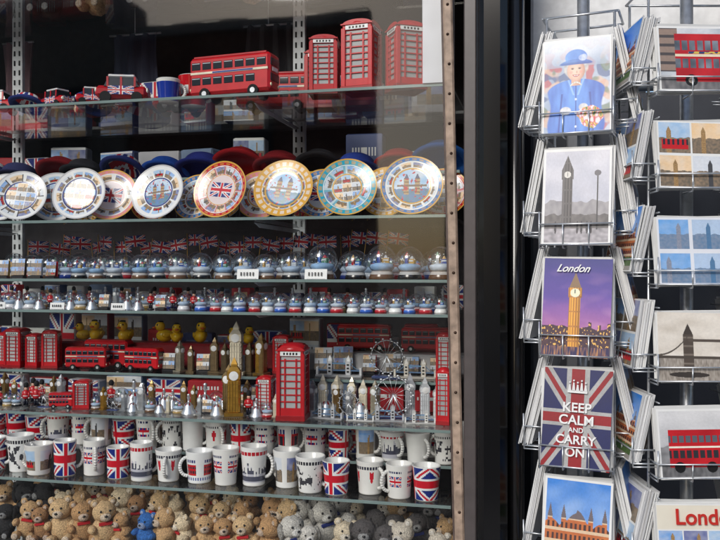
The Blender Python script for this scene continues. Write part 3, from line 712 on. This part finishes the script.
# ---- row E mugs
kinds=['uj','black','skyline','white2','heart','bus','photo','ujs','red','skyline','uj','ujs']
fr=['uj','black','photo','uj','ujs','uj','skyline','heart','bus','ujs','skyline','photo','black','uj','heart','ujs','uj']
fx=[-.815,-.758,-.70,-.64,-.582,-.522,-.462,-.402,-.342,-.280,-.218,-.156,-.098,-.04,.02,.078,.137]
for i,(xx,k) in enumerate(zip(fx,fr)):
    mug(xx+R.uniform(-.004,.004),R.uniform(-.02,.008),ZE,k,R.choice([.064,.070,.074,.078]),R.uniform(.0225,.0255),R.uniform(-1.4,.9)+(pi if R.random()<.3 else 0),R.choice([1.0,1.12,1.2]),True)
mug(-.88,0,ZE,'skyline',.072,.025)
for row,(yy,n,zz) in enumerate([(.085,22,.045),(.145,22,.045),(.21,21,.045)]):
    for i in range(n): mug(-.99+i*.0545+row*.02+R.uniform(-.003,.003),yy+R.uniform(-.004,.004),ZE+zz,R.choice(kinds),R.choice([.060,.066,.072])+.004*row,R.uniform(.0215,.0235),R.uniform(-1,1)+(pi if R.random()<.4 else 0),R.choice([1.0,1.1,1.15]))
# ---- row F plush toys
cols=[TAN,C(216,182,136),C(192,150,104),C(230,210,176),C(170,128,88)]
for r_,yy in enumerate((-.005,.085,.17)):
    xx=-.92+r_*.03
    while xx<.16:
        if xx<-.72: c,k=R.choice([(C(38,38,40),'dog'),(C(80,70,66),'bear'),(TAN,'bear')])
        elif xx<-.14: c,k=R.choice(cols),'bear'
        elif xx<.0: c,k=R.choice([(C(218,214,206),'dog'),(C(226,210,182),'bear')])
        else: c,k=R.choice([(C(90,86,86),'dog'),(TAN,'bear'),(C(212,202,186),'bear')])
        if abs(xx+.455)<.03 and r_==0: c,k=C(50,110,185),'bear'
        teddy(xx,yy,ZF-.004+r_*.004,R.uniform(.066,.092),c,R.uniform(-.9,.9),k,R.uniform(-.25,.25)); xx+=R.uniform(.04,.054)

# ------------------------------------------------------------------ window pane, frame
b=MB(); b.add([(-1.43,-.09,.64),(.19,-.09,.64),(.19,-.09,2.26),(-1.43,-.09,2.26)],[(0,1,2,3)],WHITE,'glass_window'); b.done('window_pane',cab)
wf=empty('window_frame')
b=MB(); b.box((0,0,0),(.017,.014,1.60),C(170,148,130),'rusty',b=.003); b.box((-.010,.006,0),(.006,.008,1.60),C(90,76,70),'rusty')
for i in range(30): 
    b.lathe([(1e-5,.0015),(.0022,.001),(.0028,0)],10,C(80,62,52),'metal',True,T(.001*math.sin(i*2.1),-.0072,-.78+i*.053,pi/2))
o=b.done('side_strip',wf,(.196,-.103,1.43)); o.rotation_euler=(0,math.radians(-1.3),0)
b=MB(); b.box((.2245,-.092,1.42),(.022,.03,1.66),C(84,78,78),'paint'); b.box((.264,-.10,1.42),(.052,.05,1.66),C(14,14,16),'gloss',b=.012); b.tube((.302,-.075,.0),(.302,-.075,2.4),.016,C(20,20,22),'gloss',16)
b.done('black_post',wf)
b=MB(); b.box((.152,.02,1.93),(.06,.03,.24),C(205,207,212),'paint'); b.box((.158,-.06,1.925),(.050,.004,.26),C(196,198,204),'card'); b.done('glare_panel',wf)  # added pale boards; their colour stands in for white glare on the glass
b=MB(); b.box((-.62,-.10,.60),(1.7,.06,.08),C(14,14,16),'gloss'); b.box((-.62,-.10,2.29),(1.8,.06,.05),C(14,14,16),'gloss'); b.box((-1.46,-.10,1.42),(.06,.06,1.66),C(14,14,16),'gloss'); b.done('frame_rails',wf)
# building
bd=empty('shop_building')
b=MB(); b.box((-.6,.02,.28),(1.9,.22,.56),C(40,36,36),'paint'); b.box((0,.1,2.76),(7,.4,.88),C(28,26,30),'paint'); b.done('stallriser_and_fascia',bd)
b=MB(); b.box((-2.6,.15,1.15),(2.1,.4,2.3),C(150,140,128),'stone'); b.box((0,.4,5.6),(7,.8,4.8),C(150,90,70),'stone')
for i in range(4): b.box((-2.5+i*1.6,-.01,5.0),(.9,.04,1.5),C(40,45,52),'gloss'); b.box((-2.5+i*1.6,-.05,4.2),(1.05,.12,.08),C(190,185,175),'stone')
b.done('upper_wall',bd)
b=MB(); b.box((.95,.15,1.95),(1.25,.06,.28),C(232,234,236),'paint'); b.box((.95,.16,.90),(1.25,.06,1.8),C(72,74,80),'gloss'); b.box((.42,.11,1.0),(.05,.03,1.6),C(120,122,126),'paint'); b.box((.72,.115,1.0),(.04,.03,1.6),C(100,102,106),'paint'); b.box((2.6,.15,1.15),(2.0,.4,2.3),C(150,140,128),'stone')
b.done('entrance_panel',bd)
b=MB(); b.box((.82,-.02,1.99),(.26,.16,.20),C(14,14,16),'paint',b=.01); b.tube((.7,-.02,1.885),(.95,-.02,1.885),.012,C(30,30,32),'paint'); b.box((.82,.09,1.99),(.1,.08,.05),BLACK); b.done('awning_box',bd)

# ------------------------------------------------------------------ postcard racks
def rack(loc,rz,cw,ch,pitch,z0,paints,tilt=.13,W=None):
    par=empty('postcard_rack',(loc[0],loc[1],0),rz)
    W=W or cw+.014; D=W if cw<.12 else cw*.85
    b=MB(); zt=z0+.12; zb=z0-pitch*len(paints)-.10
    cy=D/2
    b.tube((0,cy,.05),(0,cy,zt+.08),.010,SILVER,'metal',14); b.lathe([(1e-5,.05),(.04,.05),(.2,.02),(.21,0)],28,BLACK,'paint',True,T(0,cy,.04))
    for sx in(-1,1):
        for sy in(.02,D-.02): b.tube((sx*(W/2-.006),sy,zb),(sx*(W/2-.006),sy,zt),.0022)
    for z in(zb,zt): b.path([(-W/2,.02,z),(W/2,.02,z),(W/2,D-.02,z),(-W/2,D-.02,z),(-W/2,.02,z)],.002)
    def pocket(M,cw,ch):
        zb=-ch/2
        w=cw/2+.004; f=-.028
        for zz,ff in((zb+.002,f),(zb+ch*.22,f-.001)):
            b.path([(-w,.01,zz),(-w,ff,zz),(w,ff,zz),(w,.01,zz)],.0013,T=M)
        for k in(-1,-.35,.35,1): b.path([(k*w,.008,zb-.003),(k*w,f+.0,zb-.003),(k*w,f-.001,zb+ch*.22+(.02 if abs(k)==1 else 0))],.0012,T=M)
        b.path([(-w,.012,zb+ch*.9),(w,.012,zb+ch*.9)],.0012,T=M)
    cards=[]
    for i,p in enumerate(paints):
        zc=z0-i*pitch
        ti=tilt+R.uniform(-.02,.02); ro=R.uniform(-.03,.03)
        pocket(T(0,0,zc),cw,ch)
        nst=R.randint(5,9)
        for k in range(nst):
            M=T(R.uniform(-.004,.004),-.016+k*.0026,zc+R.uniform(-.001,.004),-ti,R.uniform(-.03,.03))
            b.box((0,0,0),(cw,.0011,ch),sc(WHITE,R.uniform(.7,1)),'card',b=.0001,T=M)
        M=T(0,-.0182,zc,-ti,ro)
        dens=1500 if i<6 else 400
        g=MB(); g.grid(cw,ch,int(cw*dens),int(ch*dens),p,None,'card',bulge=R.uniform(-.0015,.0005)); g.box((0,.0016,0),(cw,.0006,ch),WHITE,'card',b=.0001)
        o=g.done('postcard_front',par); o.matrix_local=M; cards.append(o)
    for side in(-1,1):
        for i in range(len(paints)+0):
            zc=z0-i*pitch+pitch*.12
            M0=T(side*W/2,cy,zc,0,0,side*pi/2)
            ln=R.uniform(-.06,.06)
            for k in range(R.randint(7,12)):
                M=M0@T(R.uniform(-.003,.003),-.020+k*.0021,R.uniform(-.002,.003),-.20+ln+R.uniform(-.008,.006))
                b.box((0,0,0),(cw*.9,.0019,ch),mix(WHITE,C(150,150,156),R.random()*.5),'card',b=.0002,T=M)
                if k==0:
                    b.grid(cw*.9,ch,44,60,P_collage(2,2,i*5+3) if i%2 else P_palace,M@T(0,-.0014,0),'card')
            pocket(M0,cw*.92,ch)
    b.done('wire_frame_and_stock',par)
    return par,cards
r1,c1=rack((.405,-.235),math.radians(-10),.103,.152,.1715,1.735,[P_queen,P_grey,P_night,P_keep,P_palace,P_bus])
for s,sz,zz in[('KEEP',.0175,.020),('CALM',.0175,.001),('AND',.009,-.014),('CARRY',.0165,-.029),('ON',.0165,-.048)]:
    text(s,sz*1.15,(0,-.0035,zz-.004),c1[3],WHITE,'slogan_text')
g=MB()
for i in range(5): g.taper((i-2)*.006,0,0,.010+.003*(i%2),.005,.001,.002,.001,WHITE); g.ell(((i-2)*.006,0,.013+.003*(i%2)),(.0016,.0008,.0016),WHITE,'card',8)
g.box((0,0,-.001),(.03,.001,.004),WHITE,'card',b=.0002)
o=g.done('crown_print',c1[3],(0,-.0035,.042))
o=text('London',.016,(-.008,-.0035,.060),c1[2],WHITE,'caption_text'); o.data.shear=.5; text('LONDON',.010,(0,-.0035,-.066),c1[4],WHITE,'caption_text')
r2,c2=rack((.588,-.235),math.radians(13),.150,.103,.1435,1.765,[P_bus,P_collage(3,2,4),P_collage_blue,P_sepia,P_bw,P_lon,P_bus],tilt=.16)
text('London',.032,(0,-.0035,.032),c2[5],C(190,40,30),'caption_text')

# ------------------------------------------------------------------ street
b=MB(); b.add([(-300,-300,-.12),(300,-300,-.12),(300,300,-.12),(-300,300,-.12)],[(0,1,2,3)],C(62,62,64),'stone'); b.done('ground')
b=MB(); b.box((0,-1.6,-.04),(60,3.4,.16),C(165,162,156),'stone',b=.01)
b.done('pavement')
b=MB()
for i in range(46): b.box((-28+i*1.25,-3.43,-.04),(1.24,.25,.17),C(165,162,155),'stone',b=.01)
b.done('kerb')
def terrace(x0,x1,h,col):
    b=MB(); b.box(((x0+x1)/2,-14.5,h/2-.1),(x1-x0,1,h+.1),col,'render')
    n=max(1,int((x1-x0)/2.6)); p=(x1-x0)/n
    for i in range(n):
        for j in range(int(h/2.6)): b.box((x0+p*(i+.5),-13.98,1.9+j*2.6),(1.1,.06,1.6),C(45,50,58),'gloss'); b.box((x0+p*(i+.5),-13.93,1.02+j*2.6),(1.4,.2,.12),C(215,210,200),'render')
    b.box(((x0+x1)/2,-14.0,h-.1),(x1-x0+.1,.3,.25),C(215,210,200),'render'); return b.done('reflected_terrace')
terrace(-30,-8.2,7.2,C(190,180,165)); terrace(-8.1,-3.0,6.4,C(160,110,90)); terrace(-1.5,6,6.4,C(205,198,185)); terrace(6.2,30,7,C(170,150,130))  # unseen, added for pane reflections; the gap lets bright sky reflect as haze

# ------------------------------------------------------------------ light and camera
sv=Vector((-.28,-.84,.52)).normalized()
w=bpy.data.worlds.new('World'); bpy.context.scene.world=w; w.use_nodes=True
nt=w.node_tree; bg=nt.nodes['Background']; sk=nt.nodes.new('ShaderNodeTexSky'); sk.sky_type='NISHITA'; sk.sun_disc=False
sk.sun_elevation=math.asin(sv.z); sk.sun_rotation=math.atan2(sv.x,sv.y); sk.dust_density=2.0; sk.air_density=1.0
nt.links.new(sk.outputs[0],bg.inputs[0]); bg.inputs[1].default_value=.15
s=bpy.data.lights.new('sun','SUN'); s.energy=2.0; s.angle=math.radians(24); s.color=(1,.985,.96)
so=bpy.data.objects.new('sun',s); bpy.context.collection.objects.link(so); so.rotation_euler=(-sv).to_track_quat('-Z','Y').to_euler()
cd=bpy.data.cameras.new('camera'); co=bpy.data.objects.new('camera',cd); bpy.context.collection.objects.link(co)
co.location=(.358,-1.55,1.45); co.rotation_euler=(pi/2,0,math.radians(13)); cd.sensor_width=36; cd.lens=40.6; cd.clip_end=1000; cd.clip_start=.02
sn=bpy.context.scene; sn.camera=co
sn.view_settings.view_transform='Standard'; sn.view_settings.look='None'; sn.view_settings.exposure=0
sn.cycles.transparent_max_bounces=24
